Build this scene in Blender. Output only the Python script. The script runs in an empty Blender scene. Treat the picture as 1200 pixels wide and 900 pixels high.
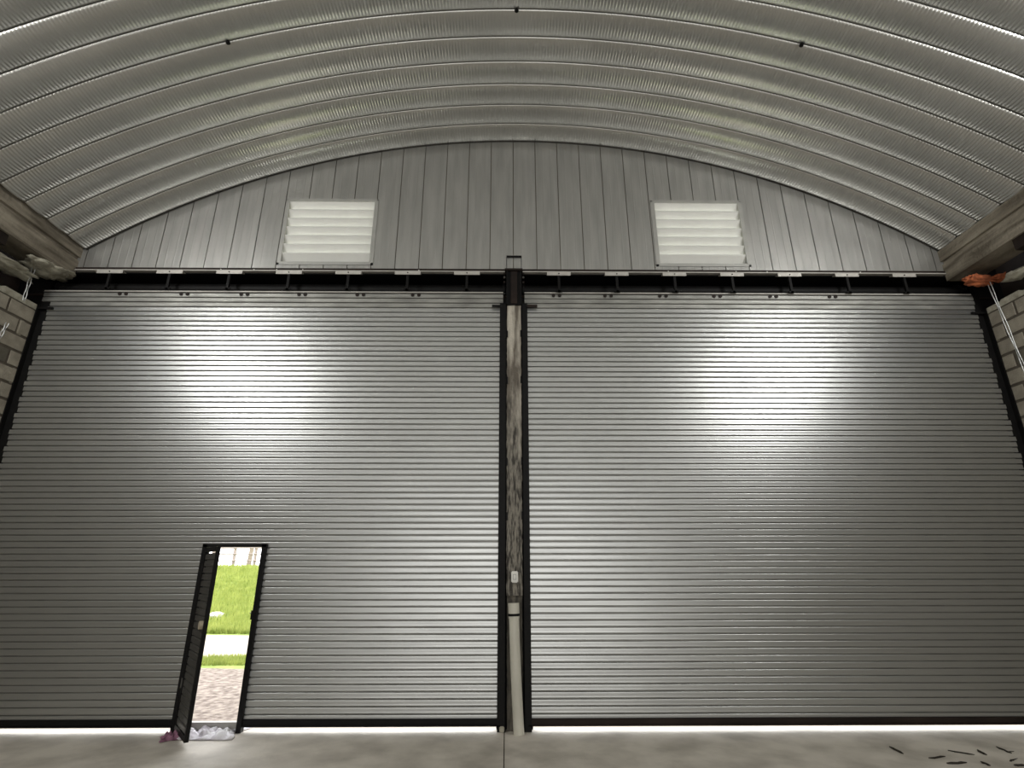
import bpy, bmesh, math, random
from mathutils import Vector, Matrix
random.seed(7)
R = math.radians
SC = bpy.context.scene
COL = SC.collection

# ------------------------------------------------------------------ camera
cam_d = bpy.data.cameras.new('camera')
cam = bpy.data.objects.new('camera', cam_d)
COL.objects.link(cam)
cam_d.sensor_fit = 'HORIZONTAL'
cam_d.sensor_width = 36.0
cam_d.lens = 36.0 * 632.13 / 1200.0
cam.location = (0.0, -7.0, 1.7255)
cam.rotation_euler = (Matrix.Rotation(R(-0.595), 4, 'Z') @ Matrix.Rotation(R(90 + 18.91), 4, 'X')
                      @ Matrix.Rotation(R(-0.05), 4, 'Z')).to_euler()
cam_d.clip_end = 400
SC.camera = cam

# ------------------------------------------------------------------ world, lights, exposure
W = bpy.data.worlds.new('sky')
SC.world = W
W.use_nodes = True
bg = W.node_tree.nodes['Background']
bg.inputs['Color'].default_value = (0.97, 0.98, 1.0, 1)
bg.inputs['Strength'].default_value = 3.6          # bright overcast sky

def area(name, loc, rot, sx, sy, power, col=(1, 1, 1)):
    d = bpy.data.lights.new(name, 'AREA')
    d.shape = 'RECTANGLE'; d.size = sx; d.size_y = sy
    d.energy = power; d.color = col
    o = bpy.data.objects.new(name, d)
    COL.objects.link(o)
    o.location = loc; o.rotation_euler = rot
    return o
# broad fill light added before the closed rear doorway, standing in for daylight
area('rear_fill_light', (0.1, -16.85, 2.9), (R(90), 0, 0), 10.5, 5.6, 360, (1.0, 0.99, 0.97))
# two flood lamps hung under the arch near the eaves (their housings are built further down)
LAMPS = [(-5.72, -4.2, 6.12), (5.80, -4.2, 6.12)]
def aim(p, q): return (Vector(q) - Vector(p)).to_track_quat('-Z', 'Y').to_euler()
for p, sx in zip(LAMPS, (-1, 1)):
    area('flood_lamp_light', p, aim(p, (sx * 1.0, 0, 3.2)), 1.0, 0.6, 92, (1.0, 0.99, 0.97))

SC.view_settings.view_transform = 'Standard'
SC.view_settings.look = 'None'
SC.view_settings.exposure = 0.35
SC.view_settings.gamma = 1.0
SC.view_settings.use_curve_mapping = False

# ------------------------------------------------------------------ materials
def mat(name, col, rough=0.6, metal=0.0, var=0.0, vscale=4.0, vstretch=(1, 1, 1), col2=None,
        bump=0.0, bscale=60.0, bstretch=(1, 1, 1), trans=0.0, rvar=0.0, detail=6, lo=0.35, hi=0.65, coords='Object', aniso=0.0):
    m = bpy.data.materials.new(name)
    m.use_nodes = True
    nt = m.node_tree; n = nt.nodes; l = nt.links
    b = n['Principled BSDF']
    b.inputs['Base Color'].default_value = (*col, 1)
    b.inputs['Roughness'].default_value = rough
    b.inputs['Metallic'].default_value = metal
    if aniso: b.inputs['Anisotropic'].default_value = aniso
    tc = n.new('ShaderNodeTexCoord')
    def noise(scale, st, det=detail):
        mp = n.new('ShaderNodeMapping'); mp.inputs['Scale'].default_value = st
        src = tc.outputs['Object']
        if coords == 'World':
            g = n.new('ShaderNodeNewGeometry'); src = g.outputs['Position']
        l.new(src, mp.inputs['Vector'])
        t = n.new('ShaderNodeTexNoise'); t.inputs['Scale'].default_value = scale
        t.inputs['Detail'].default_value = det
        l.new(mp.outputs[0], t.inputs['Vector'])
        return t
    if var or col2:
        c2 = col2 or tuple(c * (1 - var) for c in col)
        t = noise(vscale, vstretch)
        r = n.new('ShaderNodeValToRGB')
        r.color_ramp.elements[0].position = lo; r.color_ramp.elements[1].position = hi
        r.color_ramp.elements[0].color = (*c2, 1); r.color_ramp.elements[1].color = (*col, 1)
        l.new(t.outputs['Fac'], r.inputs['Fac'])
        l.new(r.outputs[0], b.inputs['Base Color'])
        if rvar:
            mr = n.new('ShaderNodeMapRange')
            mr.inputs['To Min'].default_value = rough + rvar; mr.inputs['To Max'].default_value = rough - rvar
            l.new(t.outputs['Fac'], mr.inputs['Value']); l.new(mr.outputs[0], b.inputs['Roughness'])
    if bump:
        t = noise(bscale, bstretch, 4)
        bp = n.new('ShaderNodeBump'); bp.inputs['Strength'].default_value = bump
        bp.inputs['Distance'].default_value = 0.01
        l.new(t.outputs['Fac'], bp.inputs['Height']); l.new(bp.outputs[0], b.inputs['Normal'])
    if trans:
        tr = n.new('ShaderNodeBsdfTranslucent'); tr.inputs['Color'].default_value = (*col, 1)
        mx = n.new('ShaderNodeMixShader'); mx.inputs[0].default_value = trans
        out = n['Material Output']
        l.new(b.outputs[0], mx.inputs[1]); l.new(tr.outputs[0], mx.inputs[2]); l.new(mx.outputs[0], out.inputs['Surface'])
    return m

M = {
 'roof': mat('galvalume_roof', (0.66, 0.66, 0.63), 0.31, 0.92, var=0.12, vscale=1.2, coords='World', rvar=0.06),
 'gable': mat('galvalume_gable', (0.50, 0.50, 0.48), 0.40, 0.8, var=0.16, vscale=3.0, vstretch=(3, 1, .35), coords='World', rvar=0.06),
 'slat': mat('galvanized_slat', (0.56, 0.57, 0.56), 0.36, 0.9, var=0.10, vscale=2.0, vstretch=(.5, 1, 6), coords='World', rvar=0.05),
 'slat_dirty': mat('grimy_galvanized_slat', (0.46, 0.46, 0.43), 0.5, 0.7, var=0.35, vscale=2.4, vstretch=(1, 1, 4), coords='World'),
 'joint': mat('shaded_grimy_interlock', (0.36, 0.355, 0.33), 0.45, 0.7, var=0.3, vscale=3, coords='World'),
 'black': mat('black_painted_steel', (0.004, 0.0037, 0.0035), 0.6, 0.0, var=0.5, vscale=8),
 'brown': mat('red_oxide_primed_steel', (0.026, 0.017, 0.013), 0.6, 0.0, var=0.5, vscale=6, vstretch=(.3, 1, 1), coords='World'),
 'plate': mat('silver_painted_steel', (0.62, 0.60, 0.55), 0.45, 0.3, var=0.2, vscale=9),
 'whitestrip': mat('pale_primed_flange', (0.52, 0.50, 0.46), 0.5, 0.2, var=0.2, vscale=5),
 'louvre': mat('white_translucent_louvre', (0.78, 0.78, 0.74), 0.5, 0.0, var=0.04, vscale=6, trans=0.12),
 'louvreframe': mat('louvre_frame_sheet', (0.50, 0.50, 0.47), 0.5, 0.5, var=0.12, vscale=4),
 'concrete': mat('concrete_floor', (0.62, 0.575, 0.50), 0.7, 0.0, col2=(0.40, 0.365, 0.31), vscale=1.9, bump=0.45, bscale=14, coords='World', lo=.34, hi=.60, detail=12),
 'beam': mat('weathered_beam_concrete', (0.36, 0.32, 0.25), 0.85, 0.0, col2=(0.13, 0.11, 0.08), vscale=3.0, vstretch=(1, .4, 3.5), bump=0.9, bscale=25, coords='World'),
 'column': mat('stained_column_cement', (0.55, 0.51, 0.43), 0.85, 0.0, col2=(0.14, 0.12, 0.095), vscale=5, vstretch=(2.2, 1, .35), bump=0.8, bscale=30, coords='World', lo=.38, hi=.6),
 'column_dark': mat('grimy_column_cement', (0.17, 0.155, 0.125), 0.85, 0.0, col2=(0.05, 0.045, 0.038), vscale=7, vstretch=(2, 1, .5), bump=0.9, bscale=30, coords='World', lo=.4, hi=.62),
 'block': mat('concrete_block', (0.37, 0.335, 0.265), 0.9, 0.0, var=0.28, vscale=7, bump=0.9, bscale=55, coords='World'),
 'block_dark': mat('damp_concrete_block', (0.16, 0.145, 0.11), 0.9, 0.0, var=0.3, vscale=7, bump=0.9, bscale=55, coords='World'),
 'mortar': mat('mortar', (0.13, 0.11, 0.085), 0.95, 0.0, var=0.3, vscale=12, coords='World'),
 'plaster': mat('rough_plaster', (0.50, 0.48, 0.39), 0.9, 0.0, col2=(0.28, 0.26, 0.20), vscale=9, bump=0.8, bscale=35),
 'wire': mat('galvanized_wire', (0.42, 0.43, 0.42), 0.4, 0.6),
 'rag': mat('orange_cloth', (0.52, 0.15, 0.055), 0.9, 0.0, col2=(0.27, 0.08, 0.035), vscale=14, bump=0.5, bscale=60),
 'pvc': mat('white_pvc', (0.66, 0.64, 0.55), 0.4, 0.0, var=0.12, vscale=10, vstretch=(1, 1, .3)),
 'white': mat('white_plastic', (0.78, 0.77, 0.72), 0.35),
 'grey': mat('grey_plastic', (0.35, 0.35, 0.33), 0.4),
 'cloth': mat('white_cotton', (0.88, 0.87, 0.88), 0.9, 0.0, col2=(0.60, 0.56, 0.61), vscale=8, bump=0.3, bscale=80, trans=0.15),
 'pinkcloth': mat('pink_cotton', (0.50, 0.25, 0.36), 0.9, 0.0, col2=(0.16, 0.07, 0.11), vscale=12),
 'stick': mat('dark_twig', (0.030, 0.024, 0.018), 0.8),
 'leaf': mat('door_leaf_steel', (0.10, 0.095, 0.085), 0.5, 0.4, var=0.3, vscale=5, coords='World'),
 'sill': mat('grey_sill_steel', (0.34, 0.33, 0.30), 0.5, 0.3),
 'brass': mat('tarnished_lock_metal', (0.60, 0.53, 0.40), 0.5, 0.2),
 'gravel': mat('pale_gravel', (0.30, 0.25, 0.205), 0.95, 0.0, col2=(0.10, 0.07, 0.055), vscale=11, bump=0.8, bscale=18, coords='World'),
 'path': mat('bleached_sand', (0.42, 0.36, 0.30), 0.95, 0.0, var=0.15, vscale=2, coords='World'),
 'grassbase': mat('meadow_ground', (0.26, 0.32, 0.075), 0.95, 0.0, col2=(0.17, 0.24, 0.035), vscale=2.2, bump=0.5, bscale=8, coords='World'),
 'grass': mat('grass_blades', (0.36, 0.40, 0.10), 0.8, 0.0, col2=(0.15, 0.21, 0.03), vscale=2.5, coords='World', trans=0.3),
 'stone': mat('white_stone', (0.62, 0.60, 0.56), 0.9, 0.0, var=0.2, vscale=3),
 'fence': mat('sunbleached_timber', (0.34, 0.28, 0.25), 0.9, 0.0, var=0.25, vscale=5),
 'bark': mat('pale_bark', (0.30, 0.24, 0.20), 0.9, 0.0, var=0.3, vscale=5),
 'foliage': mat('pale_foliage', (0.30, 0.36, 0.14), 0.8, 0.0, var=0.35, vscale=2, trans=0.35),
 'whitesheet': mat('white_plastic_sheeting', (0.75, 0.74, 0.70), 0.6, 0.0, var=0.1, vscale=2),
 'wallplain': mat('outer_render', (0.28, 0.25, 0.20), 0.9, 0.0, var=0.2, vscale=2, coords='World'),
}

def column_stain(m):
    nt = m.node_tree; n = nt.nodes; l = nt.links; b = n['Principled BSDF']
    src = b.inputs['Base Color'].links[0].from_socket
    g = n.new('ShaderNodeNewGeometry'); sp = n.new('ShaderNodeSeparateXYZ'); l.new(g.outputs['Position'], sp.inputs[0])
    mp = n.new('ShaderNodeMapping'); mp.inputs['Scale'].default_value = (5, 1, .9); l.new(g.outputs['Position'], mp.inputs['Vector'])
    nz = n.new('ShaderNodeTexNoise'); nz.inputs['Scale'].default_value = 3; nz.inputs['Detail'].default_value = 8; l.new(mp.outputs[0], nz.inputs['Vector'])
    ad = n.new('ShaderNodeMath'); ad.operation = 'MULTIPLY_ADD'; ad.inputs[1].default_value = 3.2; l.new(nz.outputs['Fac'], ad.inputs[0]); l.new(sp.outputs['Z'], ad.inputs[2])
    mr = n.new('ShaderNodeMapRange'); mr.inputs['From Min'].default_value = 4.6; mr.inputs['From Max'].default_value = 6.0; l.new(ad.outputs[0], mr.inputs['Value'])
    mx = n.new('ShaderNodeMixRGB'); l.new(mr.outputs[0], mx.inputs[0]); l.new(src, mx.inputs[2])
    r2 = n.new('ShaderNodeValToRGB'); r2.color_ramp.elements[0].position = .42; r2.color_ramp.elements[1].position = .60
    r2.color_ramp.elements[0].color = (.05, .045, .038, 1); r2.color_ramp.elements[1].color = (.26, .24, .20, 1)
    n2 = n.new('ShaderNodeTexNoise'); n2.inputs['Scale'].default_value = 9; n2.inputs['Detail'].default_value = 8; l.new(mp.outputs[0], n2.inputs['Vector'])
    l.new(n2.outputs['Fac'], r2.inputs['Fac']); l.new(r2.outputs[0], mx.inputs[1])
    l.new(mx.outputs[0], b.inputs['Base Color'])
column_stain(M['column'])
for k_ in ('black', 'brown'): M[k_].node_tree.nodes['Principled BSDF'].inputs['Specular IOR Level'].default_value = 0.25

# ------------------------------------------------------------------ helpers
class MB:
    def __init__(s): s.v = []; s.f = []
    def box(s, x0, x1, y0, y1, z0, z1, bev=0.0):
        if bev <= 0:
            b = len(s.v)
            s.v += [(x, y, z) for z in (z0, z1) for y in (y0, y1) for x in (x0, x1)]
            s.f += [tuple(b + i for i in q) for q in ((0, 2, 3, 1), (4, 5, 7, 6), (0, 1, 5, 4), (2, 6, 7, 3), (0, 4, 6, 2), (1, 3, 7, 5))]
        else:
            bm = bmesh.new(); bmesh.ops.create_cube(bm, size=1)
            for v in bm.verts:
                v.co = Vector(((x0 + x1) / 2 + v.co.x * (x1 - x0), (y0 + y1) / 2 + v.co.y * (y1 - y0), (z0 + z1) / 2 + v.co.z * (z1 - z0)))
            bmesh.ops.bevel(bm, geom=bm.edges[:], offset=bev, segments=2, affect='EDGES')
            s.bm(bm)
        return s
    def bm(s, bm):
        b = len(s.v); bm.verts.index_update()
        s.v += [tuple(v.co) for v in bm.verts]
        s.f += [tuple(b + v.index for v in f.verts) for f in bm.faces]
        bm.free(); return s
    def tube(s, pts, rad, seg=8, cap=True):
        pts = [Vector(p) for p in pts]
        n = len(pts); b = len(s.v)
        rads = rad if isinstance(rad, (list, tuple)) else [rad] * n
        up = None
        for i, p in enumerate(pts):
            t = (pts[min(i + 1, n - 1)] - pts[max(i - 1, 0)]).normalized()
            a = Vector((0, 0, 1)) if abs(t.z) < .9 else Vector((1, 0, 0))
            u = t.cross(a).normalized(); w = t.cross(u).normalized()
            if up is not None and u.dot(up) < 0: u = -u; w = -w
            up = u
            for k in range(seg):
                an = 2 * math.pi * k / seg
                s.v.append(tuple(p + (u * math.cos(an) + w * math.sin(an)) * rads[i]))
        for i in range(n - 1):
            for k in range(seg):
                k2 = (k + 1) % seg
                s.f.append((b + i * seg + k, b + i * seg + k2, b + (i + 1) * seg + k2, b + (i + 1) * seg + k))
        if cap:
            s.f.append(tuple(b + k for k in range(seg))[::-1]); s.f.append(tuple(b + (n - 1) * seg + k for k in range(seg)))
        return s
    def profx(s, prof, x0, x1, closed=True, fn0=None, fn1=None):
        """extrude a (y,z) profile along x"""
        b = len(s.v); n = len(prof)
        s.v += [(x0, y, z) for y, z in prof] + [(x1, y, z) for y, z in prof]
        for i in range(n if closed else n - 1):
            j = (i + 1) % n
            s.f.append((b + i, b + j, b + n + j, b + n + i))
        if closed:
            s.f.append(tuple(b + i for i in range(n))[::-1]); s.f.append(tuple(b + n + i for i in range(n)))
        return s
    def profy(s, prof, y0, y1):
        b = len(s.v); n = len(prof)
        s.v += [(x, y0, z) for x, z in prof] + [(x, y1, z) for x, z in prof]
        for i in range(n):
            j = (i + 1) % n
            s.f.append((b + i, b + j, b + n + j, b + n + i))
        s.f.append(tuple(b + i for i in range(n))[::-1]); s.f.append(tuple(b + n + i for i in range(n)))
        return s
    def mesh(s, name, m, smooth=False):
        me = bpy.data.meshes.new(name)
        me.from_pydata(s.v, [], s.f); me.update()
        bm = bmesh.new(); bm.from_mesh(me)
        bmesh.ops.recalc_face_normals(bm, faces=bm.faces[:]); bm.to_mesh(me); bm.free()
        me.materials.append(M[m])
        if smooth:
            me.polygons.foreach_set('use_smooth', [True] * len(me.polygons))
            if smooth != 'all': me.set_sharp_from_angle(angle=R(50))
        return me
    def build(s, name, m, parent=None, loc=None, rot=None, smooth=False):
        return place(name, s.mesh(name, m, smooth), parent, loc, rot)

def place(name, me, parent=None, loc=None, rot=None):
    o = bpy.data.objects.new(name, me); COL.objects.link(o)
    if parent: o.parent = parent
    if loc: o.location = loc
    if rot: o.rotation_euler = rot
    return o
def tag(o, label=None, cat=None, group=None, kind=None):
    if label: o['label'] = label
    if cat: o['category'] = cat
    if group: o['group'] = group
    if kind: o['kind'] = kind
    return o
def empty(name, loc=(0, 0, 0), **k):
    o = bpy.data.objects.new(name, None); COL.objects.link(o); o.location = loc
    o.empty_display_size = .2
    return tag(o, **k)

# dimensions of the hall
XL, XR = -6.67, 6.93          # faces of the side walls
YB = -17.0                    # rear end
ARX, ARZ, ARR = 0.17, 8.286 - 11.03, 11.03   # circle of the arch
SPR = 6.22                    # springing height
HALF = math.asin(6.42 / ARR)
def arch_z(x): return ARZ + math.sqrt(max(ARR ** 2 - (x - ARX) ** 2, 0))

# ------------------------------------------------------------------ floor
fl = empty('floor', (0, 0, 0), kind='structure', label='pale worn concrete floor of the hall, cast in bays', cat='floor')
for (x0, x1) in ((-6.67, -0.022), (-0.012, 6.93)):
    y = 0.0
    for k in range(4):
        y1 = y - 4.25
        MB().box(x0, x1, y1 + .005, y, -0.14, 0.0).build('slab', 'concrete', fl)
        y = y1
MB().box(-6.9, 7.15, -17.1, 0.12, -0.3, -0.012).build('substrate', 'mortar', fl)
MB().box(-6.67, 6.93, 0.002, 0.13, -0.14, -0.001).build('threshold_strip', 'concrete', fl)

# ------------------------------------------------------------------ arched ceiling of crimped panels
ceil = empty('ceiling', (0, 0, 0), kind='structure', label='arched roof of crimped galvanized steel panels', cat='ceiling')
PITCH = 0.3635
def roof_panel(npc, name):
    arc = 2 * HALF * ARR
    nc = 340; N = nc * npc
    mb = MB()
    D_ = .62
    prof = [(0, .012), (0.0015, 0), (.03, .021), (.075, .046), (.12, .062), (.182, .069), (.243, .064), (.288, .050), (.333, .026), (.362, 0), (.3635, .012)]
    prof = [(0.0, -.016), (.0035, 0)] + prof[2:-2] + [(.3600, 0), (.3635, -.016)]
    P = len(prof)
    for i in range(N + 1):
        a = -HALF + 2 * HALF * i / N
        ph = math.cos(2 * math.pi * i / npc)
        for (y, d) in prof:
            d = d * D_ if d > 0 else d
            amp = 0.0052 * min(1, max(0, d + .004) / .03)
            rr = ARR - d + amp * ph
            mb.v.append((ARX + rr * math.sin(a), -y, ARZ + rr * math.cos(a)))
    for i in range(N):
        for j in range(P - 1):
            b = i * P + j
            mb.f.append((b, b + 1, b + P + 1, b + P))
    me = bpy.data.meshes.new(name); me.from_pydata(mb.v, [], mb.f); me.update()
    me.materials.append(M['roof']); me.materials.append(M['leaf'])      # darker material on the folded seam faces
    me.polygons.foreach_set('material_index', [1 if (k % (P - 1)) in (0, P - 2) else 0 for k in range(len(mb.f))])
    me.polygons.foreach_set('use_smooth', [True] * len(me.polygons))
    me.set_sharp_from_angle(angle=R(60))
    return me
rp = roof_panel(4, 'panel')
NP = int(round(-YB / PITCH)) + 1
for k in range(NP):
    place('panel', rp, ceil, (0, -0.0 - k * PITCH, 0))
# outer weather skin closing the seams against daylight
mb = MB()
for i in range(61):
    a = -HALF - .01 + (2 * HALF + .02) * i / 60
    for y in (0.25, YB - .2):
        mb.v.append((ARX + (ARR + .06) * math.sin(a), y, ARZ + (ARR + .06) * math.cos(a)))
for i in range(60): mb.f.append((2 * i, 2 * i + 1, 2 * i + 3, 2 * i + 2))
mb.build('outer_skin', 'wallplain', ceil)
for (x, y) in ((-3.353, -2.181), (0.111, -2.181), (3.569, -2.181)):
    a = math.asin((x - ARX) / ARR)
    m = MB(); m.tube([(0, 0, .012), (0, 0, -.03)], .010, 6); m.tube([(0, 0, -.012), (0, 0, -.03)], .026, 8)
    m.build('seam_bolt', 'black', ceil, (x, y, arch_z(x) + .0), (0, a, 0))

# ------------------------------------------------------------------ front gable wall above the shutters
LOUV = [(-3.37, -2.02, 6.008, 7.11), (2.26, 3.605, 6.008, 7.12)]
wf = empty('wall_front', (0, 0, 0), kind='structure', label='grey sheet steel gable wall under the arch, vertical panels', cat='wall')
PW = 0.351
def gable_piece(x0, x1, z0, z1=None):
    """one panel between x0 and x1, top follows the arch, with two pressed ribs"""
    g = 0.006
    xs = [x0 + g]
    for fx in (.30, .335, .37, .66, .695, .73):
        X = x0 + (x1 - x0) * fx
        xs.append(X)
    xs.append(x1 - g)
    dep = [0, 0, -.0013, 0, 0, -.0013, 0, 0]
    if (x1 - x0) < .2: xs = [x0 + g, x1 - g]; dep = [0, 0]
    mb = MB(); n = len(xs)
    top = [(min(z1, arch_z(x) + .03) if z1 else arch_z(x) + .03) for x in xs]
    mb.v = [(x, d, z0) for x, d in zip(xs, dep)] + [(x, d, t) for x, d, t in zip(xs, dep, top)]
    mb.v += [(xs[0], .02, z0), (xs[-1], .02, z0), (xs[0], .02, top[0]), (xs[-1], .02, top[-1])]
    for i in range(n - 1): mb.f.append((i, i + 1, n + i + 1, n + i))
    mb.f += [(0, n, 2 * n + 2, 2 * n), (n - 1, 2 * n + 1, 2 * n + 3, 2 * n - 1)]
    mb.build('panel', 'gable', wf, smooth=False)
k0 = -19
for k in range(k0, 19):
    x0 = 0.095 + k * PW; x1 = x0 + PW
    x0 = max(x0, -6.45); x1 = min(x1, 6.78)
    if x1 - x0 < .03: continue
    # cut round the louvre openings
    hit = [L for L in LOUV if L[0] < x1 and L[1] > x0]
    if not hit: gable_piece(x0, x1, 5.852); continue
    a, b, za, zb = hit[0]
    gable_piece(x0, x1, 5.852, za); gable_piece(x0, x1, zb)
    if x0 < a - .02: gable_piece(x0, a + .006, za, zb)
    if x1 > b + .02: gable_piece(b - .006, x1, za, zb)
# backing sheet (outside face), with holes for the louvres
def backing():
    mb = MB()
    xs = sorted(set([-6.6, 6.9] + [v for L in LOUV for v in L[:2]] + [-6.6 + .3 * i for i in range(45)]))
    for a, b in zip(xs[:-1], xs[1:]):
        c = (a + b) / 2; hole = None
        for L in LOUV:
            if L[0] < c < L[1]: hole = L
        za, zb = arch_z(max(min(a, 6.59), -6.3)) + .1, arch_z(max(min(b, 6.59), -6.3)) + .1
        def q(z0a, z0b, z1a, z1b):
            n = len(mb.v); mb.v.extend([(a, .03, z0a), (b, .03, z0b), (b, .03, z1b), (a, .03, z1a)]); mb.f.append((n, n + 1, n + 2, n + 3))
        if hole: q(5.835, 5.835, hole[2], hole[2]); q(hole[3], hole[3], za, zb)
        else: q(5.835, 5.835, za, zb)
    mb.build('backing_sheet', 'wallplain', wf)
backing()
# dark folded closure strip following the arch
mb = MB()
N = 80
for i in range(N + 1):
    a = -HALF + 2 * HALF * i / N
    for (rr, y) in ((ARR + .01, -.012), (ARR - .018, -.012), (ARR - .018, 0.0), (ARR + .01, 0.0)):
        mb.v.append((ARX + rr * math.sin(a), y, ARZ + rr * math.cos(a)))
for i in range(N):
    for j in range(4):
        b = i * 4; mb.f.append((b + j, b + (j + 1) % 4, b + 4 + (j + 1) % 4, b + 4 + j))
mb.build('closure_strip', 'leaf', wf)

# louvred vents
for (x0, x1, z0, z1), side in zip(LOUV, ('left', 'right')):
    v = empty('louvre_vent', ((x0 + x1) / 2, 0, z0), label='white louvred vent with seven slats high in the gable over the %s shutter' % side, cat='vent', group='gable vents')
    w = (x1 - x0) / 2; h = z1 - z0
    fr = MB(); t = .022
    fr.box(-w, -w + t, -.012, .12, 0, h); fr.box(w - t, w, -.012, .12, 0, h)
    fr.box(-w + t, w - t, -.012, .12, 0, t * .8); fr.box(-w + t, w - t, -.012, .12, h - t * .8, h)
    fr.box(-w - .035, -w, -.010, -.004, -.03, h + .02); fr.box(w, w + .035, -.010, -.004, -.03, h + .02)
    fr.box(-w - .035, w + .035, -.010, -.004, h, h + .03); fr.box(-w - .035, w + .035, -.010, -.004, -.03, 0)
    fr.build('frame', 'louvreframe', v)
    n = 7; p = (h - .03) / n
    for i in range(n):
        zb = .015 + i * p
        # blade slopes down towards the outside; its underside faces the hall
        pr = [(.092, 0.004), (.094, .000), (.100, .004), (.012, p - .008), (.006, p - .006), (.004, p + .012), (.000, p + .012), (.000, p - .010)]
        MB().profx(pr, -w + t, w - t).build('slat', 'louvre', v, (0, 0, zb))

# ------------------------------------------------------------------ steel header between gable and shutters
hd = empty('steel_header', (0, 0, 5.83), label='long brown primed steel header angle running across the hall under the gable', cat='beam')
MB().box(-6.28, 6.48, -.055, -.002, .024, .058).build('web', 'brown', hd)
MB().box(-6.28, -0.03, -.062, -.002, .006, .022).build('flange', 'whitestrip', hd)
MB().box(0.23, 6.48, -.062, -.002, .006, .022).build('flange', 'whitestrip', hd)
for x in (-4.17, -3.69, -3.36, -2.98, -1.29, 2.37, 3.37, 3.83, 5.21):
    m = MB(); m.tube([(0, 0, 0), (0, -.010, 0)], .008, 6)
    m.build('bolt', 'white', hd, (x, -.055, .04 - .012))  # heads coloured white to paint in the bright glints along the header
# recess box behind the plates
rc = empty('shutter_recess', (0, .15, 5.5), label='dark steel housing recess behind the bracket plates above both shutters', cat='housing')
MB().box(-7.0, 7.2, .17, .20, -.02, .325).build('back_panel', 'black', rc)
MB().box(-7.0, 7.2, -.145, .20, .325, .345).build('top_panel', 'black', rc)
MB().box(-7.0, 7.2, -.13, .17, -.02, -.005).build('bottom_panel', 'brown', rc)
for x in (-7.0, 7.17): MB().box(x, x + .03, -.13, .17, -.005, .31).build('end_panel', 'brown', rc)

for (x0, x1, side) in ((-6.62, -.03, 'left'), (.23, 6.80, 'right')):
    b = empty('shutter_barrel', ((x0 + x1) / 2, .19, 5.66), label='dark round roller tube above the %s shutter' % side, cat='roller', group='roller tubes above the shutters')
    w = (x1 - x0) / 2
    MB().tube([(-w, 0, 0), (w, 0, 0)], .085, 20).build('tube', 'black', b, smooth=True)
    for s in (-1, 1):
        MB().tube([(s * w, 0, 0), (s * (w - .03), 0, 0)], .12, 20).build('end_disc', 'black', b, smooth=True)

ORD = ['first', 'second', 'third', 'fourth', 'fifth', 'sixth', 'seventh']
def bracket(x, w, z, lab, zbot):
    e = empty('bracket_plate', (x, 0, z), label=lab, cat='bracket', group='silver bracket plates under the steel header')
    m = MB(); m.box(-w / 2, w / 2, -.070, .0, -.006, .0); m.box(-w / 2, w / 2, -.076, -.070, -.042, .010)
    m.build('plate', 'plate', e)
    m = MB(); m.box(-.018, .018, -.066, -.03, zbot - z, -.008); m.box(-.045, .045, -.066, -.03, zbot - z - .0, zbot - z + .02)
    m.build('hanger', 'black', e)
    MB().tube([(0, -.075, -.015), (0, -.084, -.015)], .010, 6).build('bolt', 'brown', e)
lx = [-5.756 + i * .862 for i in range(7)]
for i, x in enumerate(lx):
    bracket(x, .375, 5.822, '%s silver bracket plate from the left, above the left shutter' % ORD[i], 5.535)
rx = [.758 + i * .847 for i in range(7)]
for i, x in enumerate(rx):
    bracket(x, .345, 5.818, '%s silver bracket plate from the centre post, above the right shutter' % ORD[i], 5.52)

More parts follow.
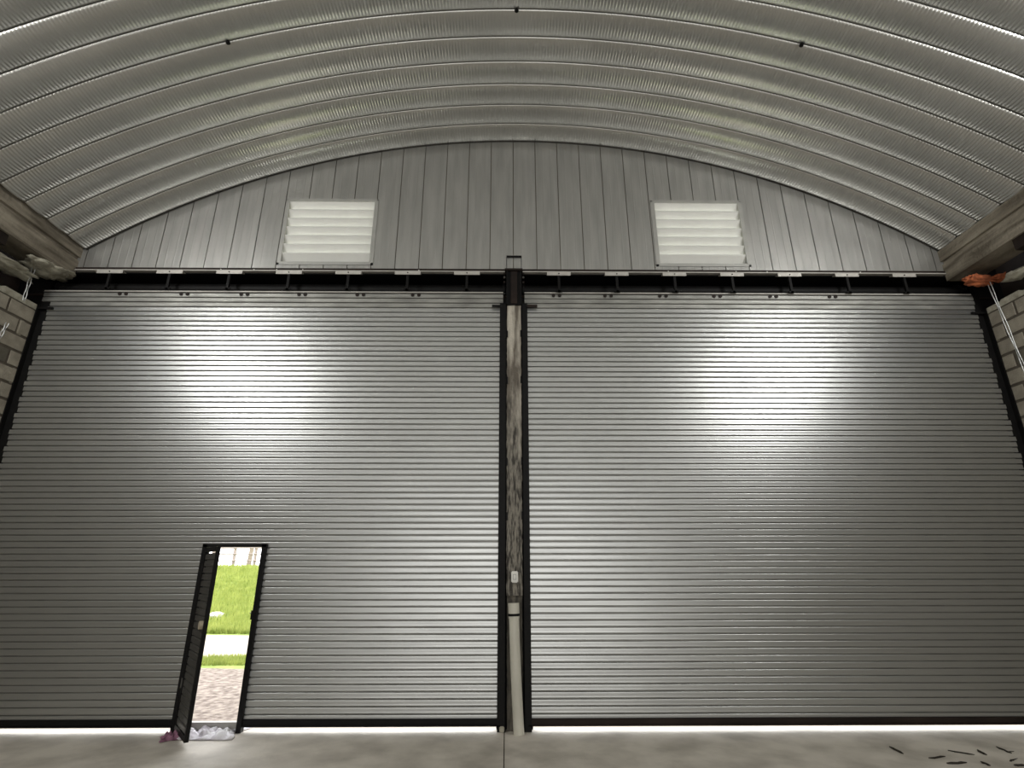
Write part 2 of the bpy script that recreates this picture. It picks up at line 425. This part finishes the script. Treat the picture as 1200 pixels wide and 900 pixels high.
# ------------------------------------------------------------------ rolling shutters
ZG0, SP = 5.4336, 0.07512        # groove ladder
def slat_mesh(x0, x1, m='slat', h=SP):
    pr = [(.014, .0), (.000, .0010), (-.0080, .0026), (-.0108, .0062), (-.0110, .0100), (-.0104, .0125), (-.0104, .030), (-.0102, .048), (-.0097, .0575),
          (-.0088, .0615), (-.0040, .0645), (.014, .0650), (.014, .0752), (.0165, .0752), (.0165, .0)]
    me = MB().profx(pr, x0, x1).mesh('slat', m, smooth=True)
    me.materials.append(M['joint'])                       # groove shade and grime put into the colour of the interlock faces
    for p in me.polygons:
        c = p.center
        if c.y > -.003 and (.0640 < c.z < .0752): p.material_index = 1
    return me
def shutter(side, x0, x1, lab, door=None):
    e = empty('rolling_shutter', ((x0 + x1) / 2, 0, 0), label=lab, cat='shutter', group='rolling shutters')
    cx = (x0 + x1) / 2
    me = {}
    def get(a, b, m):
        key = (round(a, 2), round(b, 2), m)
        if key not in me: me[key] = slat_mesh(a - cx, b - cx, m)
        return me[key]
    for k in range(0, 72):
        z = ZG0 - k * SP                       # bottom groove of this slat
        if z < .09: continue
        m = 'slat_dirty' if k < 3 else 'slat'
        jl = 0.012 * ((k * 7) % 3 - 1); jr = 0.012 * ((k * 5) % 3 - 1)
        tilt = R(random.uniform(-.35, .35))
        spans = [(x0 - .0 + jl if side == 'left' else x0, x1 + (jr if side == 'right' else 0))]
        if k < 2 and side == 'left': spans = [(x0 - .12, x1)]
        if k < 2 and side == 'right': spans = [(x0, x1 + .02)]
        if door and z + SP < door[2] + .01:
            spans = [(spans[0][0], door[0]), (door[1] - .012 * (k % 2), x1)]
        for (a, b) in spans:
            place('slat', get(a, b, m), e, (0, random.uniform(-.0008, .0008), z), (tilt, 0, 0))
    # plain top sheet above the first groove
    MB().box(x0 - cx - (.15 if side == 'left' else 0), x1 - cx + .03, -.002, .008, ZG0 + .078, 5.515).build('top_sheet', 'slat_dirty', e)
    MB().box(x0 - cx - (.12 if side == 'left' else 0), x1 - cx, -.018, .008, 5.512, 5.530).build('top_lip', 'whitestrip', e)
    place('slat', get(x0 - (.14 if side == 'left' else 0), x1 + .02, 'slat_dirty'), e, (0, .0, ZG0 + SP - SP), None) if False else None
    # bottom bar
    bars = [(x0, x1)] if not door else [(x0, door[0]), (door[1], x1)]
    for (a, b) in bars:
        m = MB(); m.box(a - cx, b - cx, -.028, -.004, .055, .128); m.box(a - cx, b - cx, -.05, -.004, .055, .066); m.box(a - cx, b - cx, -.033, -.004, .118, .128)
        m.build('bottom_bar', 'brown' if side == 'right' else 'black', e)
    return e
# the curtains run x0..x1 ; ends disappear in the guide rails
DX0, DX1, DZ = -3.73, -2.945, 2.02
shutter('left', -6.54, -.055, 'left wide galvanized roller shutter with a small open door cut into it', (DX0 + .02, DX1 - .005, DZ))
sr = shutter('right', .255, 6.80, 'right wide galvanized roller shutter without a door')
# pairs of dark lugs under the lip
sl = [o for o in bpy.data.objects if o.name.startswith('rolling_shutter')]
for e, xs in ((sl[0], (-5.53, -4.65, -3.79, -2.96, -2.12, -1.32)), (sl[1], (.72, 1.47, 2.27, 3.06, 3.88, 4.75))):
    for x in xs:
        for d in (-.045, .045):
            MB().tube([(0, 0, 0), (0, -.016, -.004)], .026, 7).build('lug', 'brown', e, (x + d - e.location.x, -.008, 5.478))

# guide rails
def rail(x0, x1, z0, z1, lab, name='guide_rail', lips=None):
    e = empty(name, ((x0 + x1) / 2, 0, 0), label=lab, cat='rail', group='black guide rails of the shutters')
    w = (x1 - x0) / 2
    m = MB()
    m.box(-w, w, -.050, -.042, z0, z1); m.box(-w, w, .030, .038, z0, z1)
    if lips == 'L': m.box(w - .008, w, -.050, .038, z0, z1)
    else: m.box(-w, -w + .008, -.050, .038, z0, z1)
    m.build('channel', 'black', e)
    return e
gl = rail(-.10, -.004, 0.0, 5.33, 'black steel guide rail on the left of the centre post', lips='L')
gr = rail(.206, .292, 0.0, 5.33, 'black steel guide rail on the right of the centre post')
ol = empty('guide_rail', (-6.60, 0, 0), label='black steel guide rail at the far left beside the block wall', cat='rail', group='black guide rails of the shutters')
m = MB(); m.box(-.07, .075, .012, .05, 0, 5.52); m.box(-.07, -.055, -.05, .05, 0, 5.28); m.build('channel', 'black', ol)
m = MB(); m.box(-.055, .15, -.04, -.018, 5.22, 5.25); m.build('stop_tab', 'black', ol)
orr = empty('guide_rail', (6.86, 0, 0), label='black steel guide rail at the far right beside the block wall', cat='rail', group='black guide rails of the shutters')
m = MB(); m.box(-.115, .065, .012, .05, 0, 5.52); m.box(.050, .065, -.05, .05, 0, 5.28); m.build('channel', 'black', orr)
m = MB(); m.box(-.15, .055, -.04, -.018, 5.20, 5.23); m.build('stop_tab', 'black', orr)
MB().box(-.16, -.048, -.075, -.052, 5.265, 5.295).build('stop_tab', 'black', gl)
MB().box(.043, .185, -.075, -.052, 5.262, 5.300).build('stop_tab', 'brown', gr)
for z in (4.85, 4.16, 3.04, 2.35):
    MB().box(.048, .068, -.047, -.040, -.05, .05).build('weld_tab', 'black', gl, (0, -.006, z))
    MB().box(-.060, -.043, -.047, -.040, -.05, .05).build('weld_tab', 'black', gr, (0, -.006, z + .01))
MB().box(-.02, .035, -.07, .0, 0, .06, .008).build('footing', 'plaster', gl)

# centre post
def rough_box(x0, x1, y0, y1, z0, z1, nz, amp, seed):
    rnd = random.Random(seed); mb = MB()
    nx = 4
    ring = [(x0 + (x1 - x0) * i / nx, y0) for i in range(nx + 1)] + [(x1, y1), (x0, y1)]
    n = len(ring)
    for k in range(nz + 1):
        z = z0 + (z1 - z0) * k / nz
        for i, (x, y) in enumerate(ring):
            mb.v.append((x + rnd.uniform(-amp, amp), y + (rnd.uniform(-amp, amp) - (.012 if i == 2 else 0)), z))
    for k in range(nz):
        for i in range(n):
            j = (i + 1) % n
            mb.f.append((k * n + i, k * n + j, (k + 1) * n + j, (k + 1) * n + i))
    mb.f.append(tuple(range(n))); mb.f.append(tuple(nz * n + i for i in range(n)))
    return mb
cp = empty('centre_post', (0, 0, 0), label='rough cement covered post between the two shutters', cat='post')
MB().box(-.11, .31, .060, .066, 0, 5.48).build('back_web', 'black', cp)
rough_box(.002, .200, -.036, .05, 3.35, 5.30, 40, .004, 1).build('upper_shaft', 'column', cp, smooth=True)
tag(rough_box(.002, .200, -.034, .05, 1.42, 3.35, 40, .005, 2).build('lower_shaft', 'column', cp, smooth=True), 'lower part stained dark')
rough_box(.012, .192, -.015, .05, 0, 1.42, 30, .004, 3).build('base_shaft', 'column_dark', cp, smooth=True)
ps = empty('steel_post_head', (.0975, 0, 5.30), label='dark rusty steel post head on top of the cement post', cat='post')
m = MB(); m.box(-.105, -.090, -.095, .04, 0, .55); m.box(.098, .113, -.095, .04, 0, .55); m.box(-.09, .098, -.06, -.045, 0, .55)
m.build('channel', 'black', ps)
m = MB(); m.box(-.04, .05, -.075, -.060, .02, .54); m.build('web', 'brown', ps)
m = MB(); m.box(-.13, .13, -.10, -.0, .545, .575); m.build('cap_plate', 'brown', ps)
for x in (-.135, .14):
    for z in (.36, .44, .50):
        m = MB(); m.tube([(0, 0, 0), (0, -.03, 0)], .016, 6); m.build('bolt', 'leaf' if z == .44 else 'brown', ps, (x, -.05, z))
wb = empty('wire_bracket', (.104, -.02, 5.88), label='small open black rod frame standing above the centre post against the gable', cat='bracket')
m = MB(); m.tube([(-.108, 0, 0), (-.108, 0, .25)], .0045, 6); m.tube([(.108, 0, 0), (.108, 0, .25)], .0045, 6); m.build('rod', 'black', wb)
MB().box(-.112, .112, -.008, .008, .232, .255).build('top_bar', 'black', wb)

# switch, pipe
sw = empty('light_switch', (.102, -.045, 1.632), label='small white light switch box on the centre post', cat='switch')
MB().box(-.042, .042, -.038, .0, -.066, .066, .010).build('cover', 'white', sw, smooth=True)
MB().box(-.016, .016, -.046, -.036, -.026, .026, .004).build('rocker', 'white', sw)
MB().box(-.020, .020, -.0395, -.036, -.031, .031).build('bezel', 'grey', sw)
pp = empty('drain_pipe', (.144, -.135, 0), label='white plastic pipe leaning against the lower centre post', cat='pipe')
def ppt(t): return (-.055 * t - .006 * math.sin(t * 3), .012 * t, 1.342 * t)
MB().tube([ppt(i / 12) for i in range(12)], [.060] * 12, 20).build('pipe', 'pvc', pp, smooth=True)
MB().tube([ppt(t) for t in (.875, .90, .95, 1.0)], [.064, .066, .066, .065], 20).build('socket', 'pvc', pp, smooth=True)
MB().tube([ppt(.895), ppt(.915)], .069, 20).build('strap', 'black', pp, smooth=True)

# ------------------------------------------------------------------ wicket door in the left shutter
dr = empty('door_1', (DX0, 0, 0), kind='structure', label='narrow steel door standing open in the left shutter, dark frame', cat='door')
DW = DX1 - DX0
m = MB(); m.box(0, .055, -.05, .03, 0.0, DZ); m.box(DW - .060, DW - .004, -.05, .03, 0.0, DZ); m.build('jamb', 'black', dr)
MB().box(.0, DW, -.05, .03, DZ - .038, DZ).build('lintel', 'black', dr)
MB().box(.055, DW - .06, -.04, .02, .040, .105).build('sill', 'sill', dr)
MB().box(DW - .085, DW - .058, -.03, -.01, 1.16, 1.26).build('strike_plate', 'black', dr)
MB().box(DW - .10, DW - .058, -.025, -.015, 1.225, 1.235).build('latch_keeper', 'plate', dr)
lf = empty('door_leaf', (.060, -.045, 0)); lf.parent = dr
lf.rotation_euler = (0, 0, R(-52))
LW = .655
m = MB(); m.box(0, .045, -.02, .02, .045, DZ - .05); m.box(LW - .045, LW, -.02, .02, .045, DZ - .05)
m.box(.045, LW - .045, -.02, .02, .045, .10); m.box(.045, LW - .045, -.02, .02, DZ - .10, DZ - .05)
m.build('leaf_frame', 'black', lf)
lm = slat_mesh(.045, LW - .045, 'leaf')
for k in range(24):
    place('slat', lm, lf, (0, -.002, .102 + k * SP))
m = MB(); m.tube([(0, 0, 0), (0, -.035, 0)], .045, 14); m.build('lock_case', 'brass', lf, (LW - .12, -.012, 1.14), smooth=True)
for z in (.5, 1.72):
    MB().tube([(0, 0, -.05), (0, 0, .05)], .012, 8).build('hinge', 'leaf' if z < 1 else 'black', lf, (-.004, -.02, z))

# ------------------------------------------------------------------ side walls of blocks
CH = .2215
def block_mesh(w, h, t, bev):
    return MB().box(0, t, -w, 0, 0, h, bev).mesh('block', 'block')
def side_wall(name, xf, sgn, lab):
    e = empty(name, (xf, 0, 0), kind='structure', label=lab, cat='wall')
    T = .15
    BL = .445
    bms = [MB().box(-.075, .075, -BL / 2 + .006, BL / 2 - .006, -CH / 2 + .006, CH / 2 - .006, .014).mesh('block', k) for k in ('block', 'block_dark')]
    hbs = MB().box(-.075, .075, -BL / 4 + .006, BL / 4 - .006, -CH / 2 + .006, CH / 2 - .006, .014).mesh('block', 'block')
    rest = MB(); rnd = random.Random(3)
    ncourse = 24; ztop = 5.20
    cnt = 0
    for c in range(ncourse):
        z = ztop - (c + .5) * CH
        if z < .05: break
        y = 0.0; half = (c % 2 == 1)
        while y > YB:
            L = BL / 2 if (half and y == 0.0) else BL
            yc = y - L / 2; y -= L
            if yc > -2.3 and cnt < 290:
                me = hbs if L < BL else (bms[1] if (c == 3 and yc > -.5) or rnd.random() < .06 else bms[0])
                place('block', me, e, (sgn * (.075 + rnd.uniform(-.003, .004)), yc, z), (0, 0, R(rnd.uniform(-.5, .5))))
                cnt += 1
            else:
                rest.box(sgn * .0 if sgn > 0 else -.15, .15 if sgn > 0 else 0, yc - L / 2 + .006, yc + L / 2 - .006, z - CH / 2 + .006, z + CH / 2 - .006)
    tag(rest.build('far_blocks', 'block', e), kind='stuff')
    # mortar core
    mm = MB(); a, b = sorted((sgn * .012, sgn * .14))
    mm.box(a, b, YB, 0.0, 0, ztop)
    mm.build('mortar', 'mortar', e)
    # mortar bed along the top
    tb = MB(); n = 60
    for i in range(n):
        y1 = -i * 17 / n; y0 = y1 - 17 / n
        hgt = .045 + rnd.uniform(0, .05)
        tb.box(*sorted((sgn * .0, sgn * .15)), y0, y1, ztop, ztop + hgt)
    tb.build('mortar_cap', 'plaster', e)
    return e
side_wall('wall_left', XL, -1, 'concrete block side wall at the left edge of the view')
side_wall('wall_right', XR, 1, 'concrete block side wall at the right edge of the view')
# outer sheets added against daylight; dark colour stands for shade in the gap
for nm, x0, x1 in (('trim_1', -7.20, -7.12), ('trim_2', 7.36, 7.44)):
    m = MB()
    m.box(x0, x1, YB, .1, 0, 6.3)
    m.box(min(x0, -6.75) if x0 < 0 else 6.95, x1 if x0 > 0 else -6.75, YB, .1, 6.3, 6.34)
    tag(m.build(nm, 'brown'), 'added dark sheet for the shade in the gap above the %s block wall' % ('left' if x0 < 0 else 'right'), 'cladding', kind='structure')
for nm, x0, x1 in (('trim_3', -7.2, -6.68), ('trim_4', 6.935, 7.44)):
    tag(MB().box(x0, x1, .06, .16, 0, 6.38).build(nm, 'black'), 'black steel return beside the %s guide rail' % ('left' if x0 < 0 else 'right'), 'cladding', kind='structure')
# rear gable, its doorway closed by an added sheet
m = MB()
m.box(-6.9, -5.3, YB - .2, YB, 0, 6.3); m.box(5.5, 7.2, YB - .2, YB, 0, 6.3); m.box(-5.3, 5.5, YB - .2, YB, 5.8, 6.3)
xs = [-6.4 + i * (13.2 / 40) for i in range(41)]
for a, b in zip(xs[:-1], xs[1:]):
    m.box(a, b, YB - .2, YB, 6.3, max(6.35, (arch_z(max(min((a + b) / 2, 6.58), -6.25))) + .12))
tag(m.build('wall_rear', 'wallplain'), 'rear end wall with a wide doorway closed by an added sheet behind the camera', 'wall', kind='structure')

MB().box(-5.35, 5.55, YB - .15, YB - .02, 0, 5.85).build('added_rear_sheet', 'whitesheet', bpy.data.objects['wall_rear'])  # unseen opaque sheet added to keep the bright sky out of the hall

# ------------------------------------------------------------------ concrete eaves beams
def beam(name, xf, sgn, lab):
    e = empty(name, (xf, 0, 0), label=lab, cat='beam', group='eaves beams')
    def strip(prof, y0, y1, nm, m):
        MB().profy([(sgn * a, z) for a, z in prof], y0, y1).build(nm, m, e)
    y1 = -.002
    strip([(-.015, 6.075), (-.015, 6.25), (.42, 6.25), (.42, 6.075)], YB, y1, 'upper_course', 'beam')
    strip([(.03, 6.02), (.03, 6.075), (.42, 6.075), (.42, 6.02)], YB, y1, 'groove', 'beam')
    strip([(0, 5.75), (-.006, 5.90), (.0, 6.02), (.42, 6.02), (.42, 5.75)], YB, y1, 'lower_course', 'beam')
    strip([(.035, 5.60), (.035, 5.75), (.16, 5.75), (.16, 5.60)], YB, -1.05, 'formwork_board', 'brown')
    return e
beam('eaves_beam', -6.31, -1, 'weathered concrete eaves beam on the left carrying the arched roof')
beam('eaves_beam', 6.515, 1, 'weathered concrete eaves beam on the right carrying the arched roof')

# ------------------------------------------------------------------ odds and ends in the corners
def lump(sx, sy, sz, seed, sub=3, amp=.18, freq=2.2):
    from mathutils import noise
    bm = bmesh.new(); bmesh.ops.create_icosphere(bm, subdivisions=sub, radius=1)
    off = Vector((seed * 3.1, seed * 1.7, seed * .9))
    for v in bm.verts:
        n = noise.noise(v.co * freq + off) + .5 * noise.noise(v.co * freq * 2.3 + off)
        c = v.co * (1 + amp * n)
        v.co = Vector((c.x * sx, c.y * sy, c.z * sz))
    mb = MB(); mb.bm(bm); return mb
pl = lump(.22, .34, .055, 2, 4, .45).build('plaster_slab', 'plaster', None, (-6.50, -.25, 5.735), (R(4), R(-8), R(6)), smooth='all')
tag(pl, 'pale ragged plaster slab under the left eaves beam at the corner', 'slab')
pl2 = lump(.18, .45, .05, 5, 4, .5).build('rubble', 'plaster', None, (-6.64, -.78, 5.54), (0, 0, 0), smooth='all')
tag(pl2, 'grey mortar rubble behind the plaster slab above the left block wall', 'rubble')
rg = empty('orange_rag', (6.80, -.30, 5.61), label='crumpled orange cloth hung on wires under the right eaves beam', cat='cloth')
lump(.20, .10, .060, 9, 4, .45, 2.8).build('fold', 'rag', rg, (-.10, 0, -.02), (R(-12), R(8), 0), smooth='all')
lump(.16, .09, .055, 12, 4, .5, 3.2).build('fold', 'rag', rg, (.20, -.05, .0), (R(10), R(-6), R(8)), smooth='all')
gp = lump(.12, .18, .05, 15, 3, .5).build('rubble', 'plaster', None, (6.86, -.72, 5.46), smooth='all')
tag(gp, 'greenish grey mortar lump beside the orange cloth', 'rubble')
def twisted(name, p0, p1, lab, off=.02):
    e = empty(name, p0, label=lab, cat='wire')
    p0 = Vector(p0); d = Vector(p1) - p0
    for s in (-1, 1):
        pts = []
        for i in range(25):
            t = i / 24; a = t * 16 + (0 if s > 0 else math.pi)
            pts.append(tuple(d * t + Vector((.0, s * off * (1 - .25 * t), 0)) + Vector((math.cos(a) * .004, math.sin(a) * .004, 0))))
        MB().tube(pts, .0055, 5).build('strand', 'wire', e)
twisted('tie_wire', (-6.55, -.39, 5.66), (-6.56, -.375, 5.17), 'pair of thin tie wires hanging under the plaster slab on the left')
twisted('tie_wire', (-6.63, -.42, 4.82), (-6.64, -.47, 4.45), 'short pair of tie wires on the face of the left block wall', .016)
twisted('tie_wire', (6.80, -.32, 5.66), (6.88, -.36, 4.15), 'long pair of tie wires hanging from the orange cloth on the right', .018)

# cloth on the threshold
def cloth(cx, cy, w, d, m, seed, nm, parent, h=.07, rot=0):
    from mathutils import noise
    nx, ny = 46, 26; mb = MB()
    for j in range(ny + 1):
        for i in range(nx + 1):
            u, v = i / nx - .5, j / ny - .5
            edge = 1 + .35 * noise.noise(Vector((u * 3 + seed, v * 3, seed)))
            x, y = u * w * edge, v * d * edge
            q = Vector((u * 5 + seed, v * 3.2, seed * .3))
            z = abs(noise.noise(q)) * h * 1.6 + abs(noise.noise(q * 2.6)) * h * .7
            z *= max(0, 1 - (2 * max(abs(u), abs(v))) ** 4)
            mb.v.append((x, y, z + .004))
    for j in range(ny):
        for i in range(nx):
            b = j * (nx + 1) + i; mb.f.append((b, b + 1, b + nx + 2, b + nx + 1))
    o = mb.build(nm, m, parent, (cx, cy, 0), (0, 0, R(rot)), smooth='all')
    s = o.modifiers.new('thick', 'SOLIDIFY'); s.thickness = .004; s.offset = 1
    return o
ct = empty('crumpled_cloth', (-3.3, -.12, 0), label='crumpled white and pink cloth lying on the threshold of the open door', cat='cloth')
cloth(.05, 0.02, .60, .40, 'cloth', 4.2, 'white_cloth', ct, .075, 4)
tag(cloth(-.27, -.10, .26, .20, 'pinkcloth', 8.1, 'pink_end', ct, .06, 35), 'dark pink end of the cloth')

# flood lamp housings
for p, sx, nm in zip(LAMPS, (-1, 1), ('left', 'right')):
    e = empty('flood_lamp', p, label='grey flood lamp hung under the %s side of the arch behind the camera' % nm, cat='lamp', group='flood lamps')
    e.rotation_euler = aim(p, (sx * 1.0, 0, 3.2))
    m = MB(); m.box(-.50, .50, -.35, .35, .03, .14); m.box(-.50, -.47, -.35, .35, -.06, .03); m.box(.47, .50, -.35, .35, -.06, .03)
    m.box(-.47, .47, -.35, -.32, -.06, .03); m.box(-.47, .47, .32, .35, -.06, .03)
    m.build('housing', 'grey', e)
    MB().tube([(0, 0, .14), (0, .10, .45)], .02, 8).build('hanger', 'black', e)

# twigs
sticks = [((3.905, -.647), (3.889, -.868), .010, 'short dark twig on the floor, farthest left of the twigs'),
          ((4.055, -.994), (4.249, -.946), .008, 'flat dark twig between the leftmost twig and the long thin one'),
          ((4.413, -.763), (4.573, -.898), .007, 'long thin twig in the middle of the group'),
          ((4.716, -.757), (4.677, -.908), .010, 'short twig right of the long thin one'),
          ((4.993, -.655), (4.970, -.859), .008, 'forked twig farthest from the camera on the right'),
          ((4.748, -1.079), (4.83, -1.04), .007, 'stubby twig below the forked twig'),
          ((4.109, -1.152), (4.31, -1.127), .010, 'thickest dark twig nearest the camera at the left'),
          ((4.462, -1.097), (4.455, -1.208), .009, 'slanted twig at the bottom edge beside the thickest one'),
          ((4.688, -1.206), (4.79, -1.196), .010, 'small twig at the bottom edge farthest right')]
rnd = random.Random(5)
for (a, b, r, lab) in sticks:
    a = Vector((*a, r)); b = Vector((*b, r)); d = b - a; per = Vector((-d.y, d.x, 0)).normalized()
    pts = [tuple(d * t + per * rnd.uniform(-.008, .008)) for t in (0, .25, .5, .75, 1)]
    m = MB().tube(pts, [r * .5, r, r * .9, r, r * .4], 6)
    if 'forked' in lab: m.tube([tuple(d * .8), tuple(d * .9 + Vector((.06, .02, .004)))], [r * .8, r * .3], 5)
    tag(m.build('twig', 'stick', None, tuple(a)), lab, 'twig', 'dark twigs on the floor')

# ------------------------------------------------------------------ outdoors
from mathutils import noise as NZ
def ground_z(x, y):
    t = min(1, max(0, (y - 9.2) / 17.0))
    z = -.02 + 1.80 * (t * t * (3 - 2 * t))
    return z + (.05 * NZ.noise(Vector((x * .35, y * .35, 0))) * min(1, max(0, (y - 1.5) / 4)))
def ground(name, y0, y1, ny, m, lab, lift=0.0, x0=-48, x1=30, nx=78):
    mb = MB()
    for j in range(ny + 1):
        for i in range(nx + 1):
            x = x0 + (x1 - x0) * i / nx; y = y0 + (y1 - y0) * j / ny
            wob = .35 * NZ.noise(Vector((x * .5, y * .2, 3))) if 0 < j < ny or True else 0
            yy = y + (wob if y > 2 else 0)
            mb.v.append((x, yy, ground_z(x, yy) + lift))
    for j in range(ny):
        for i in range(nx):
            b = j * (nx + 1) + i; mb.f.append((b, b + 1, b + nx + 2, b + nx + 1))
    return tag(mb.build(name, m, smooth='all'), lab, 'ground', kind='structure')
ground('bright_gap_strip', .135, .42, 2, 'path', 'pale strip added for the daylight glare under the shutters')  # pale ground added so the gap below the shutters looks brightly lit
ground('gravel_yard', .42, 4.3, 10, 'gravel', 'pale gravel yard just outside the open door')
ground('grass_strip', 4.3, 5.6, 4, 'grassbase', 'narrow green grass strip beyond the gravel')
ground('sand_path', 5.6, 9.6, 8, 'path', 'bleached sandy path beyond the grass strip')
ground('meadow', 9.6, 60, 50, 'grassbase', 'bright green meadow slope behind the sandy path')
# blades
mb = MB(); rnd = random.Random(11)
def blade(x, y, h):
    z = ground_z(x, y); a = rnd.uniform(0, 6.28); w = h * .10
    dx, dy = math.cos(a) * w, math.sin(a) * w; lx_, ly_ = rnd.uniform(-.4, .4) * h, rnd.uniform(-.4, .4) * h
    n = len(mb.v)
    mb.v.extend([(x - dx, y - dy, z - .01), (x + dx, y + dy, z - .01), (x + lx_, y + ly_, z + h)]); mb.f.append((n, n + 1, n + 2))
for _ in range(9000):
    y = rnd.uniform(4.5, 5.5); c = -.49 * (y + 7); blade(c + rnd.uniform(-2.6, 2.6), y, rnd.uniform(.05, .12))
for _ in range(42000):
    y = 9.8 + 17 * rnd.random() ** 1.3; c = -.49 * (y + 7); blade(c + rnd.uniform(-4, 4), y, rnd.uniform(.10, .24))
me = bpy.data.meshes.new('grass'); me.from_pydata(mb.v, [], mb.f); me.materials.append(M['grass'])
tag(place('grass', me), 'short bright green grass growing on the slope outside the door', 'grass', kind='stuff')
st = lump(.26, .30, .13, 3, 3, .35).build('stone', 'stone', None, (-9.68, 12.6, ground_z(-9.68, 12.6) + .06), smooth='all')
tag(st, 'white stone lying in the grass on the slope', 'stone')
# fence
fy = 27.0
fe = empty('timber_fence', (-14, fy, 0), label='pale timber rail fence along the top of the grassy slope', cat='fence')
px = -30
while px < 4:
    z = ground_z(px, fy); MB().box(-.07, .07, -.07, .07, -.1, 1.25, .015).build('post', 'fence', fe, (px + 14, 0, z)); px += 1.25
for i in range(9):
    x0 = -30 + i * 3.75
    for h_ in (.40, .78, 1.12):
        za, zb = ground_z(x0, fy) + h_, ground_z(x0 + 3.75, fy) + h_
        MB().tube([(0, -.09, 0), (3.75, -.09, zb - za)], .045, 6).build('rail', 'fence', fe, (x0 + 14, 0, za))
def tree(x, y, h, seed, lab):
    rnd = random.Random(seed); z = ground_z(x, y)
    e = empty('tree', (x, y, z), label=lab, cat='tree', group='trees beyond the fence')
    MB().tube([(0, 0, -.1), (.1, 0, h * .3), (.0, .1, h * .6), (.15, .1, h * .85)], [h * .035, h * .028, h * .018, h * .006], 8).build('trunk', 'bark', e, smooth=True)
    br = MB()
    for _ in range(9):
        a = rnd.uniform(0, 6.28); zz = h * rnd.uniform(.35, .7); L = h * rnd.uniform(.2, .35)
        br.tube([(0.05, .05, zz), (math.cos(a) * L * .5, math.sin(a) * L * .5, zz + L * .3), (math.cos(a) * L, math.sin(a) * L, zz + L * .5)], [h * .012, h * .008, h * .003], 5)
    br.build('branches', 'bark', e)
    lf_ = MB()
    for _ in range(2600):
        u = Vector((rnd.gauss(0, 1), rnd.gauss(0, 1), rnd.gauss(0, 1))).normalized() * rnd.random() ** .4
        c = Vector((u.x * h * .36, u.y * h * .36, h * .68 + u.z * h * .32)); s = h * .022
        q = Vector((rnd.gauss(0, 1), rnd.gauss(0, 1), rnd.gauss(0, 1))).normalized(); r_ = q.cross(Vector((0, 0, 1))).normalized()
        n = len(lf_.v); lf_.v.extend([tuple(c - q * s), tuple(c + r_ * s * .6), tuple(c + q * s), tuple(c - r_ * s * .6)]); lf_.f.append((n, n + 1, n + 2, n + 3))
    me = bpy.data.meshes.new('crown'); me.from_pydata(lf_.v, [], lf_.f); me.materials.append(M['foliage'])
    tag(place('crown', me, e), kind='stuff')
tree(-17.6, 32, 5.0, 1, 'pale tree behind the fence at the left of the door view')
tree(-24.5, 34, 6.0, 2, 'pale tree behind the fence left of the door view')
tree(-10.5, 36, 5.5, 3, 'pale tree behind the fence right of the door view')
